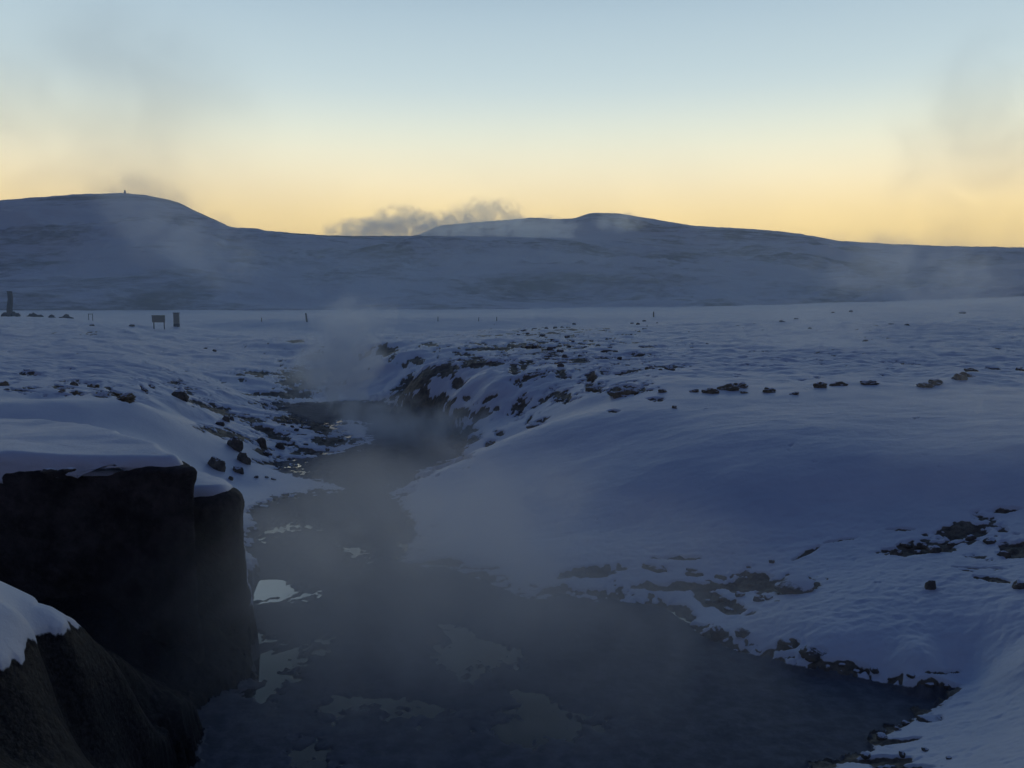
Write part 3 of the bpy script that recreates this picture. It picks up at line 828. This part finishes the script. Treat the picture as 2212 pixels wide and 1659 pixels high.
for (x, y, s) in [(1595, 703, 9), (1630, 700, 7), (1690, 695, 10), (1720, 690, 8), (1750, 710, 9), (1925, 702, 10), (1960, 705, 9), (1838, 672, 8), (1800, 676, 7), (2080, 676, 10), (1870, 738, 10), (1530, 745, 8)]:
    rock(x, y, s, s * 0.5, 'faint dark stone on the rising snowfield at the right in front of the hills', 'stones on the right snowfield', name='stone', cat='stone', dig=0.3)
# pebbles on the dark shore bar of the left bank
for (x, y, s) in [(668, 925, 9), (690, 932, 10), (705, 922, 9), (720, 935, 8), (640, 930, 8), (655, 940, 9), (736, 948, 11), (660, 962, 8), (700, 950, 9), (648, 920, 7), (630, 925, 8), (612, 922, 9), (745, 925, 9), (770, 930, 8)]:
    rock(x, y, s * 1.2, s * 0.7, 'small dark stone on the snowy bar beside the steaming bend of the stream', 'stones on the snowy bar', name='stone', cat='stone', dig=0.25)
# snow-capped stones in the bare patches of the right terrace
for (x, y, s) in [(1960, 1172, 20), (1995, 1172, 22), (2020, 1190, 24), (2060, 1170, 20), (1985, 1190, 18), (1940, 1195, 26), (2100, 1160, 20), (2140, 1170, 22), (2170, 1195, 24), (1600, 1285, 20), (1560, 1290, 18), (1640, 1295, 22), (1575, 1310, 18), (1660, 1290, 18), (1530, 1300, 16)]:
    rock(x, y, s, s * 0.55, 'snow dusted stone in a bare earth patch of the terrace below the mound', 'stones in the terrace earth patches', name='stone', cat='stone', dig=0.3)
# stones fringing the pool on the right
for (x, y, s) in [(1850, 1445, 16), (1890, 1452, 18), (1925, 1462, 14), (1970, 1462, 18), (2010, 1470, 16), (2045, 1470, 14), (1960, 1560, 16), (1905, 1590, 20), (1940, 1575, 14), (1870, 1630, 18), (1640, 1405, 14), (1590, 1395, 12), (1820, 1432, 14), (1950, 1630, 14), (2000, 1620, 12), (1920, 1650, 18), (2050, 1640, 12), (2000, 1655, 20)]:
    rock(x, y, s, s * 0.5, 'low dark stone at the snowy fringe of the pool on the right', 'stones fringing the pool', name='stone', cat='stone', dig=0.3)

# ------------------------------------------------------------------ foreground outcrop
def rounded(poly, rr, nseg=7, step=0.06):
    """round the corners of a footprint and resample it evenly"""
    P = [np.array(p, float) for p in poly]
    res = []
    m_ = len(P)
    for i in range(m_):
        a, b, c = P[i - 1], P[i], P[(i + 1) % m_]
        u = (a - b) / np.linalg.norm(a - b); v = (c - b) / np.linalg.norm(c - b)
        k = min(rr[i] if isinstance(rr, (list, tuple)) else rr, 0.45 * np.linalg.norm(a - b), 0.45 * np.linalg.norm(c - b))
        for s in np.linspace(0, 1, nseg):
            res.append((1 - s) ** 2 * (b + u * k) + 2 * s * (1 - s) * b + s * s * (b + v * k))
    res = np.array(res)
    d = np.concatenate([[0], np.cumsum(np.linalg.norm(np.diff(np.vstack([res, res[:1]]), axis=0), axis=1))])
    nn = int(d[-1] / step)
    q = np.linspace(0, d[-1], nn, endpoint=False)
    cl = np.vstack([res, res[:1]])
    return np.stack([np.interp(q, d, cl[:, 0]), np.interp(q, d, cl[:, 1])], 1)


def block(name, poly, z0, ztop, mat, parent, corner=0.25, edge=0.22, seed=1, amp=0.05, rings=34, taper=0.0, ztop_fn=None, bottom=None, cap=12, step=0.06):
    P = rounded(poly, corner, step=step)
    c = P.mean(0)
    nP = len(P)
    tang = np.roll(P, -1, 0) - np.roll(P, 1, 0)
    nor = np.stack([tang[:, 1], -tang[:, 0]], 1); nor /= np.linalg.norm(nor, axis=1)[:, None]
    if ((P - c) * nor).sum() < 0: nor = -nor
    rows = []
    side = np.linspace(0, 1, rings)
    for t_ in side:
        zr = z0 + (ztop - edge - z0) * t_
        rows.append((P - nor * taper * t_, np.full(nP, zr), 1.0))
    for a_ in np.linspace(0, math.pi / 2, 9)[1:]:
        rows.append((P - nor * (taper + edge * (1 - math.cos(a_))), np.full(nP, ztop - edge + edge * math.sin(a_)), 1.0))
    last = rows[-1][0]
    cl = last.mean(0)
    for s in np.linspace(0, 1, cap)[1:]:
        rows.append((last + (cl - last) * s * 0.985, np.full(nP, ztop), 1 - s))
    V = []
    for k, (p, z, wgt) in enumerate(rows):
        s_ = np.cumsum(np.concatenate([[0], np.linalg.norm(np.diff(P, axis=0), axis=1)]))
        n_ = amp * (fbm(s_ / 0.9, z / 1.1, seed, 3, 0.55) + 0.35 * fbm(s_ / 0.18, z / 0.16, seed + 4, 3, 0.6)) * wgt
        lo = 0
        if bottom is not None and k < rings:
            lo = bottom(p[:, 0], p[:, 1], seed) * (1 - side[k])
        zt = ztop_fn(p[:, 0], p[:, 1]) * min(1, (k / rings)) if ztop_fn is not None else 0
        V.append(np.stack([p[:, 0] + nor[:, 0] * n_, p[:, 1] + nor[:, 1] * n_, z + zt + lo], 1))
    V = np.array(V)
    nrw = len(V)
    faces = []
    for k in range(nrw - 1):
        for i in range(nP):
            j = (i + 1) % nP
            faces.append((k * nP + i, k * nP + j, (k + 1) * nP + j, (k + 1) * nP + i))
    faces.append(tuple((nrw - 1) * nP + i for i in range(nP)))
    faces.append(tuple(i for i in range(nP))[::-1])
    return mesh_obj(name, V.reshape(-1, 3), faces, mat, parent)


oc = bpy.data.objects.new('rock_outcrop', None)
COL.objects.link(oc)
oc.location = (0, 0, 0)
tag(oc, 'big dark rock outcrop with sheer face and thick snow cap in the left foreground', 'rock outcrop')
# footprints follow the ground plan of the bank: the face looks at the viewer, its right end turns back along the stream
B1 = [(-8.2, 7.9), (-3.16, 8.42), (-3.62, 8.98), (-4.4, 9.5), (-5.6, 10.3), (-8.2, 10.8)]
B2 = [(-4.3, 8.62), (-2.86, 8.92), (-3.05, 9.55), (-3.6, 9.75), (-4.3, 9.6)]
block('rock_block', B1, -0.3, 2.34, M_cliff, oc, corner=0.08, edge=0.06, seed=3, amp=0.06, ztop_fn=lambda x, y: -0.06 * (x + 3.3) * 0 - 0.03 * fbm(x / 0.6, y / 0.6, 8, 3))
block('rock_block', B2, -0.3, 1.93, M_cliff, oc, corner=0.25, edge=0.22, seed=13, amp=0.06, ztop_fn=lambda x, y: -0.03 * fbm(x / 0.5, y / 0.5, 18, 3))


def cap_bottom(x, y, seed):
    return 0.10 * fbm(x / 0.35, y / 0.35, seed, 4, 0.65)


C1 = [(-8.25, 7.84), (-5.4, 8.15), (-3.24, 8.45), (-3.72, 9.02), (-4.45, 9.65), (-5.6, 10.5), (-8.25, 11.0)]
block('snow_cap', C1, 2.28, 2.52, M_snow, oc, corner=0.3, edge=0.12, seed=23, amp=0.05, rings=8,
      ztop_fn=lambda x, y: -0.06 * smooth(-5.0, -3.4, x) - 0.16 * smooth(-5.0, -7.0, x) * smooth(9.2, 8.0, y) + 0.04 * fbm(x / 1.3, y / 1.0, 28, 3) - 0.02 * smooth(9.6, 8.2, y), bottom=cap_bottom, cap=22)
C2_ = [(-4.25, 8.68), (-3.05, 8.98), (-3.12, 9.5), (-3.6, 9.7), (-4.25, 9.6)]
block('snow_cap', C2_, 1.85, 2.00, M_snow, oc, corner=0.25, edge=0.1, seed=33, amp=0.03, rings=6,
      ztop_fn=lambda x, y: 0.10 * smooth(-3.0, -4.1, x) + 0.03 * fbm(x / 0.5, y / 0.5, 38, 3), bottom=cap_bottom, cap=16)
for (x, y, s, lb) in [(105, 1015, 30, 'dark jagged stone poking out of the snow edge on the outcrop, farther left one'), (150, 1012, 26, 'dark jagged stone poking out of the snow edge on the outcrop, right one'),
                      (280, 975, 22, 'flat dark stone at the back rim of the snow on the outcrop'), (100, 937, 40, 'thin dark rock ledge showing along the back of the outcrop snow')]:
    px_, rr_ = x, 8.1 if y > 1000 else 10.4
    dx, dy, dz = ray(x, y)
    tt = rr_ / dy
    o = bpy.data.objects.new('stone', ROCK_MESHES[int(x) % 12]); COL.objects.link(o)
    o.location = (dx * tt, dy * tt, CAMZ + dz * tt - 0.01)
    o.scale = (s * rr_ / F * 1.1, s * rr_ / F * 0.8, s * rr_ / F * 0.42)
    tag(o, lb, 'stone')

# ------------------------------------------------------------------ things on the plain
M_stone = rock_material('pillar_stone', (0.07, 0.063, 0.045), (0.17, 0.145, 0.10), 0.0, 5.0)
M_board = wood_material('weathered_board', (0.26, 0.24, 0.17), (0.38, 0.34, 0.24))
M_post = wood_material('dark_post', (0.02, 0.02, 0.02), (0.05, 0.045, 0.04))


def at(px, py, d=None):
    """ground point under a pixel; with d, the point of that column at d metres"""
    if d is None:
        p, r = hit(px, py)
        return p[0], p[1], ground_z(p[0], p[1]), r
    dx, dy, dz = ray(px, py)
    x, y = dx / dy * d, d
    return x, y, ground_z(x, y), math.hypot(x, y)


def bevel_box(name, size, loc, mat, parent, bev=0.01, rot=(0, 0, 0)):
    bm = bmesh.new()
    bmesh.ops.create_cube(bm, size=1)
    for v in bm.verts:
        v.co.x *= size[0]; v.co.y *= size[1]; v.co.z *= size[2]
    bmesh.ops.bevel(bm, geom=list(bm.edges), offset=bev, segments=2, affect='EDGES')
    me = bpy.data.meshes.new(name); bm.to_mesh(me); bm.free()
    me.materials.append(mat)
    o = bpy.data.objects.new(name, me); COL.objects.link(o)
    o.location = loc; o.rotation_euler = rot
    if parent: o.parent = parent
    return o


def empty(name, loc, rz=0):
    o = bpy.data.objects.new(name, None); COL.objects.link(o)
    o.location = loc; o.rotation_euler = (0, 0, rz)
    return o


# basalt pillar on a ring of stones
D = 78.0
x, y, z, r = at(23, 684, D)
k = D / F
H = 0
mon = empty('stone_pillar', (x, y, CAMZ - (684 - 648) * k))
tag(mon, 'tall rough stone pillar standing on a ring of dark rocks on the left plain', 'monument')
zb = mon.location.z
ph = (684 - 629) * k
bm = bmesh.new()
bmesh.ops.create_cone(bm, cap_ends=True, segments=7, radius1=0.27, radius2=0.21, depth=ph)
bmesh.ops.subdivide_edges(bm, edges=[e for e in bm.edges if abs(e.verts[0].co.z - e.verts[1].co.z) > 0.5], cuts=14)
for v in bm.verts:
    v.co.x += 0.05 * math.sin(v.co.z * 3.1) + random.uniform(-.015, .015); v.co.y += random.uniform(-.02, .02)
    if v.co.z > ph * 0.44: v.co.x *= 1.12
me = bpy.data.meshes.new('column'); bm.to_mesh(me); bm.free(); me.materials.append(M_stone)
colm = bpy.data.objects.new('column', me); COL.objects.link(colm); colm.parent = mon; colm.location = (0.02, 0, ph / 2); colm.rotation_euler = (0, rad(1.2), 0.3)
mebr = [m_.copy() for m_ in ROCK_MESHES[4:9]]
for m_ in mebr:
    m_.materials.clear(); m_.materials.append(M_bare)
for i, (dx, sx, sz, dy) in enumerate([(-0.62, 0.55, 0.42, 0.0), (-0.30, 0.55, 0.5, -0.3), (0.05, 0.6, 0.5, -0.4), (0.38, 0.55, 0.6, -0.2), (0.68, 0.5, 0.42, 0.0), (0.3, 0.6, 0.5, 0.35), (-0.3, 0.6, 0.5, 0.35)]):
    s_ = bpy.data.objects.new('base_stone', mebr[i % 5]); COL.objects.link(s_)
    s_.parent = mon; s_.location = (dx, dy, sz * 0.3); s_.scale = (sx, 0.5, sz); s_.rotation_euler = (0, 0, i)


def pile(x0, x1, ytop, yb, D, label, seed):
    k = D / F
    xc = (x0 + x1) / 2
    x, y, z, r = at(xc, yb, D)
    e = empty('rock_pile', (x, y, CAMZ - (yb - 648) * k - 0.05))
    tag(e, label, 'rock pile', 'rock piles by the stone pillar')
    W_ = (x1 - x0) * k; H_ = (yb - ytop) * k
    rng = random.Random(seed)
    nn = max(3, int(W_ / 0.3))
    for i in range(nn):
        f = (i + 0.5) / nn * 2 - 1
        s_ = bpy.data.objects.new('stone', mebr[(i + seed) % 5]); COL.objects.link(s_)
        s_.parent = e
        hh = H_ * (1.25 - 0.55 * abs(f)) * rng.uniform(0.85, 1.15)
        s_.location = (f * W_ * 0.42, rng.uniform(-.2, .2), hh * 0.35)
        s_.scale = (W_ / nn * 1.9, 0.5, hh); s_.rotation_euler = (0, rng.uniform(-.3, .3), rng.uniform(0, 3))


pile(52, 93, 676, 688, 76, 'widest pile of dark rocks in the row right of the stone pillar', 2)
pile(105, 122, 679, 689, 75, 'narrow pointed pile of dark rocks, middle one of the row', 3)
pile(127, 156, 679, 690, 75, 'long low pile of dark rocks trailing off at the right end of the row', 5)

# thin frame
D = 74; k = D / F
x, y, z, r = at(196, 692, D)
fr = empty('frame_sign', (x, y, CAMZ - (692 - 648) * k))
tag(fr, 'thin empty two legged frame standing in the snow right of the rock piles', 'sign frame')
M_pale = wood_material('pale_metal', (0.10, 0.11, 0.13), (0.16, 0.17, 0.19))
hh = 15 * k
for s in (-1, 1):
    bevel_box('leg', (0.045, 0.045, hh + 0.3), (s * 4.3 * k, 0, hh / 2 - 0.15), M_pale, fr, 0.006)
bevel_box('crossbar', (8.6 * k - 0.05, 0.04, 0.05), (0, 0, hh - 0.05), M_pale, fr, 0.006)
# information board
D = 66; k = D / F
x, y, z, r = at(343, 706, D)
bd = empty('information_board', (x, y, CAMZ - (706 - 648) * k), rad(-4))
tag(bd, 'wide weathered wooden board on two legs in the snow on the left plain', 'board')
top = (706 - 682) * k; bot = (706 - 696) * k
bevel_box('panel', (29 * k, 0.05, top - bot), (0, 0, (top + bot) / 2), M_board, bd, 0.012)
for s in (-1, 1):
    bevel_box('leg', (0.06, 0.06, top + 0.3), (s * 11.5 * k, 0.058, top / 2 - 0.17), M_post, bd, 0.008)
bevel_box('top_rail', (30 * k, 0.09, 0.05), (0, 0.0, top + 0.027), M_board, bd, 0.008)
# upright panel
D = 70; k = D / F
x, y, z, r = at(381.5, 699, D)
up = empty('notice_panel', (x, y, CAMZ - (699 - 648) * k), rad(-6))
tag(up, 'upright narrow wooden panel standing right of the wide board', 'panel')
bevel_box('panel', (13 * k, 0.10, 22 * k), (0, 0, 11 * k + 0.02), M_board, up, 0.015)
bevel_box('cap', (14.5 * k, 0.15, 0.05), (0, 0, 22 * k + 0.047), M_post, up, 0.01)
bevel_box('foot', (12 * k, 0.2, 0.3), (0, 0, -0.135), M_post, up, 0.01)


def post(px, yt, yb, D, label, wpx=2.6, lean=0.0, name='fence_post', group=None, mat=None):
    k = D / F
    x, y, z, r = at(px, yb, D)
    h = (yb - yt) * k
    bm = bmesh.new()
    bmesh.ops.create_cone(bm, cap_ends=True, segments=9, radius1=wpx * k / 2, radius2=wpx * k / 2 * 0.85, depth=h + 0.4)
    bmesh.ops.bevel(bm, geom=[e for e in bm.edges if e.verts[0].co.z > 0 and e.verts[1].co.z > 0], offset=wpx * k * 0.1, segments=2, affect='EDGES')
    bmesh.ops.translate(bm, verts=bm.verts, vec=(0, 0, h / 2 - 0.2))
    for v in bm.verts:
        v.co.x += 0.012 * math.sin(v.co.z * 7)
    me = bpy.data.meshes.new(name); bm.to_mesh(me); bm.free(); me.materials.append(mat or M_post)
    o = bpy.data.objects.new(name, me); COL.objects.link(o)
    o.location = (x, y, CAMZ - (yb - 648) * k)
    o.rotation_euler = (0, rad(lean), 0)
    tag(o, label, 'post', group)
    return o


post(663, 676, 695, 90, 'dark leaning fence post at the edge of the bright snow strip above the stream steam', 4.0, -6)
post(1412, 673, 686, 96, 'short dark fence post at the edge of the bright snow strip right of centre', 3.2, 0)
M_orange = wood_material('faded_marker', (0.20, 0.11, 0.05), (0.26, 0.15, 0.07))
post(565, 686, 693, 90, 'tiny faded orange marker stake left of the leaning fence post', 2.0, 0, 'marker_stake', None, M_orange)
post(946, 684, 691, 91, 'tiny dark stake on the snow strip, leftmost of three near the centre', 1.7, 0, 'marker_stake')
post(1034, 685, 691, 91, 'tiny dark stake on the snow strip, middle one of three near the centre', 1.6, 0, 'marker_stake')
post(1073, 684, 691, 91, 'tiny dark stake on the snow strip, rightmost of three near the centre', 1.8, 0, 'marker_stake')


def cairn(px, py, D, wpx, label):
    k = D / F
    dx, dy, dz = ray(px, py)
    e = empty('cairn', (dx / dy * D, D, CAMZ + dz / dy * D - 1.5))
    tag(e, label, 'cairn')
    for i, (s, zz) in enumerate([(1.0, 0.6), (0.75, 1.6), (0.5, 2.4)]):
        s_ = bpy.data.objects.new('stone', mebr[i]); COL.objects.link(s_); s_.parent = e
        s_.scale = (wpx * k * s, wpx * k * s, 1.5); s_.location = (0, 0, zz); s_.rotation_euler = (0, 0, i)


cairn(270, 417, 421, 7, 'little stone cairn on the rounded summit of the left hill')

# ------------------------------------------------------------------ steam
def steam(label, loc, half, density, nscale, lo, hi, rot=(0, 0, 0), seed=0.0, aniso=0.7, stretch=(1, 1, 1), detail=4, color=(0.86, 0.92, 1.0), power=1.0, dist=0.8, fall=1.0, group=None, contrast=2.2):
    bm = bmesh.new()
    bmesh.ops.create_icosphere(bm, subdivisions=3, radius=1.0)
    me = bpy.data.meshes.new('steam'); bm.to_mesh(me); bm.free()
    m = bpy.data.materials.new('steam'); m.use_nodes = True
    t = m.node_tree
    t.nodes.remove(t.nodes['Principled BSDF'])
    outn = t.nodes['Material Output']
    pv = t.nodes.new('ShaderNodeVolumePrincipled')
    pv.inputs['Color'].default_value = (*color, 1)
    pv.inputs['Anisotropy'].default_value = aniso
    tcn = t.nodes.new('ShaderNodeTexCoord')
    geo = t.nodes.new('ShaderNodeNewGeometry')
    ln = t.nodes.new('ShaderNodeVectorMath'); ln.operation = 'LENGTH'
    t.links.new(tcn.outputs['Object'], ln.inputs[0])
    fo = math_node(t, 'SUBTRACT', 1.0, ln.outputs['Value'])
    mp = t.nodes.new('ShaderNodeMapping')
    mp.inputs['Scale'].default_value = tuple(1.0 / (nscale * s) for s in stretch)
    mp.inputs['Location'].default_value = (seed * 3.7, seed * 1.9, seed * 2.3)
    t.links.new(geo.outputs['Position'], mp.inputs[0])
    nn = tex_noise(t, 1.0, detail, 0.58, mp.outputs[0], dist)
    # the billows eat into the soft edge of the plume
    nc = math_node(t, 'ADD', math_node(t, 'MULTIPLY', math_node(t, 'SUBTRACT', nn.outputs[0], 0.5), contrast), 0.5)
    s = math_node(t, 'ADD', nc, math_node(t, 'MULTIPLY', math_node(t, 'SUBTRACT', fo, 0.3), fall * 0.5))
    d = maprange(t, s, lo, hi)
    d = math_node(t, 'MULTIPLY', d, maprange(t, fo, 0.0, 0.35))
    d = math_node(t, 'MULTIPLY', d, density)
    t.links.new(d, pv.inputs['Density'])
    t.links.new(pv.outputs[0], outn.inputs['Volume'])
    me.materials.append(m)
    o = bpy.data.objects.new('steam', me); COL.objects.link(o)
    o.location = loc; o.scale = half; o.rotation_euler = rot
    tag(o, label, 'steam', group, 'stuff')
    return o


def col(px, py, D):
    dx, dy, dz = ray(px, py)
    return (dx / dy * D, D, CAMZ + dz / dy * D)


def spx(wpx, D):
    return wpx * D / F


# plume over the bend of the stream
steam('pale plume of steam rising from the bend of the stream', col(735, 780, 29), (spx(120, 29), 1.8, spx(135, 29)), 1.5, 0.9, 0.30, 1.0, rot=(0, rad(14), 0), seed=1)
steam('steam drifting low over the dark stream below the plume', col(850, 930, 24), (spx(170, 24), 3.0, spx(95, 24)), 0.75, 0.9, 0.30, 1.05, seed=2)
steam('thin top of the stream plume drifting over the bright snow strip', col(775, 690, 32), (spx(120, 32), 2.0, spx(70, 32)), 0.5, 1.1, 0.35, 1.0, seed=3)
steam('brownish steam in the hollow behind the long left slope', col(680, 815, 33), (spx(100, 33), 2.0, spx(70, 33)), 0.6, 1.1, 0.30, 1.0, seed=4)
steam('thin steam lying against the foot of the far bank', col(985, 925, 22), (spx(130, 22), 1.6, spx(75, 22)), 0.5, 0.9, 0.30, 1.0, seed=14)
# mist over the pool
steam('thin grey mist spread over the near pool', (-0.6, 8.8, 0.9), (4.4, 3.4, 1.6), 0.34, 1.5, 0.15, 1.0, seed=5, detail=3, color=(1, 1, 1))
steam('grey mist over the stream reach below the mound', (-1.6, 13.0, 0.8), (2.4, 3.8, 1.2), 0.34, 1.3, 0.15, 1.0, seed=6, detail=3, color=(1, 1, 1))
steam('soft grey mist drifting across the middle of the near pool', col(930, 1330, 8.6), (spx(480, 8.6), 1.2, spx(230, 8.6)), 0.42, 1.1, 0.2, 1.1, seed=17, detail=4, color=(1, 1, 1))
steam('veil of steam in front of the left half of the mound', col(1190, 1080, 11.5), (spx(330, 11.5), 1.3, spx(210, 11.5)), 0.30, 1.4, 0.25, 1.1, seed=7, detail=3)
steam('veil of steam in front of the right end of the mound', col(2090, 960, 13), (spx(260, 13), 1.3, spx(220, 13)), 0.30, 1.4, 0.25, 1.1, seed=8, detail=3)
# drifts at the right
steam('steam wisp drifting over the plain behind the mound on the right', col(1760, 740, 34), (spx(210, 34), 2.5, spx(115, 34)), 0.30, 1.7, 0.3, 1.1, seed=9)
steam('steam drifting in front of the right hillside', col(2000, 600, 60), (spx(340, 60), 4.0, spx(110, 60)), 0.22, 2.2, 0.3, 1.1, rot=(0, rad(8), 0), seed=10)
steam('tall thin steam plume across the sky at the right edge', col(2120, 330, 60), (spx(240, 60), 4.0, spx(300, 60)), 0.075, 5.0, 0.2, 1.15, seed=11, aniso=0.3, contrast=1.7)
# left hill and sky
steam('steam veil lying along the right shoulder of the left hill', col(380, 500, 60), (spx(240, 60), 4.0, spx(110, 60)), 0.2, 3.2, 0.25, 1.1, rot=(0, rad(28), 0), seed=12)
steam('broad thin steam plume across the sky above the left hill', col(230, 280, 62), (spx(430, 62), 6.0, spx(340, 62)), 0.045, 7.0, 0.05, 1.15, seed=16, aniso=0.3, contrast=1.5)
# thin steam hanging in the whole valley
steam('thin blue veil of steam hanging over the whole valley floor', (0, 88, 3), (95, 74, 15), 0.0052, 16, 0.05, 0.9, seed=30, aniso=0.5, detail=2, color=(0.72, 0.87, 1.0))
steam('thin blue veil of steam drifting along the foot of the hills', (0, 230, 5), (230, 80, 19), 0.0045, 40, 0.05, 0.95, seed=31, aniso=0.5, detail=2, color=(0.72, 0.87, 1.0))
# distant fumarole bank
for i, (x, y, wx, hx, de, lb) in enumerate([
    (790, 500, 110, 36, 0.075, 'low billows of distant steam at the left end of the ridge between the hills'),
    (870, 484, 95, 50, 0.065, 'tallest left billow of distant steam standing on the ridge between the hills'),
    (960, 490, 105, 42, 0.055, 'sagging middle billow of distant steam on the ridge between the hills'),
    (1050, 474, 110, 56, 0.05, 'tall pale right billow of distant steam in front of the far hill'),
    (1160, 498, 120, 40, 0.05, 'thin distant steam trailing in front of the far hill slope'),
    (1340, 480, 70, 28, 0.03, 'faint wisp of distant steam below the knoll of the far hill')]):
    Dm = 600
    steam(lb, col(x, y, Dm), (spx(wx, Dm), 20, spx(hx, Dm)), de, 7.0, 0.34, 0.72, seed=20 + i, detail=6, dist=0.2, fall=0.9, contrast=2.4, aniso=0.82, color=(0.80, 0.89, 1.0))

# ------------------------------------------------------------------ haze
HZ = 0.0003
bpy.ops.mesh.primitive_cube_add(size=2, location=(0, 900, 67))
hz = bpy.context.object
hz.name = 'haze'; hz.scale = (1900, 1300, 71)
m = bpy.data.materials.new('haze'); m.use_nodes = True
m.node_tree.nodes.remove(m.node_tree.nodes['Principled BSDF'])
pv = m.node_tree.nodes.new('ShaderNodeVolumePrincipled')
pv.inputs['Color'].default_value = (0.82, 0.90, 1.0, 1)
pv.inputs['Density'].default_value = HZ
pv.inputs['Anisotropy'].default_value = 0.5
m.node_tree.links.new(pv.outputs[0], m.node_tree.nodes['Material Output'].inputs['Volume'])
hz.data.materials.append(m)
tag(hz, 'thin cold haze filling the valley air', 'haze', kind='stuff')
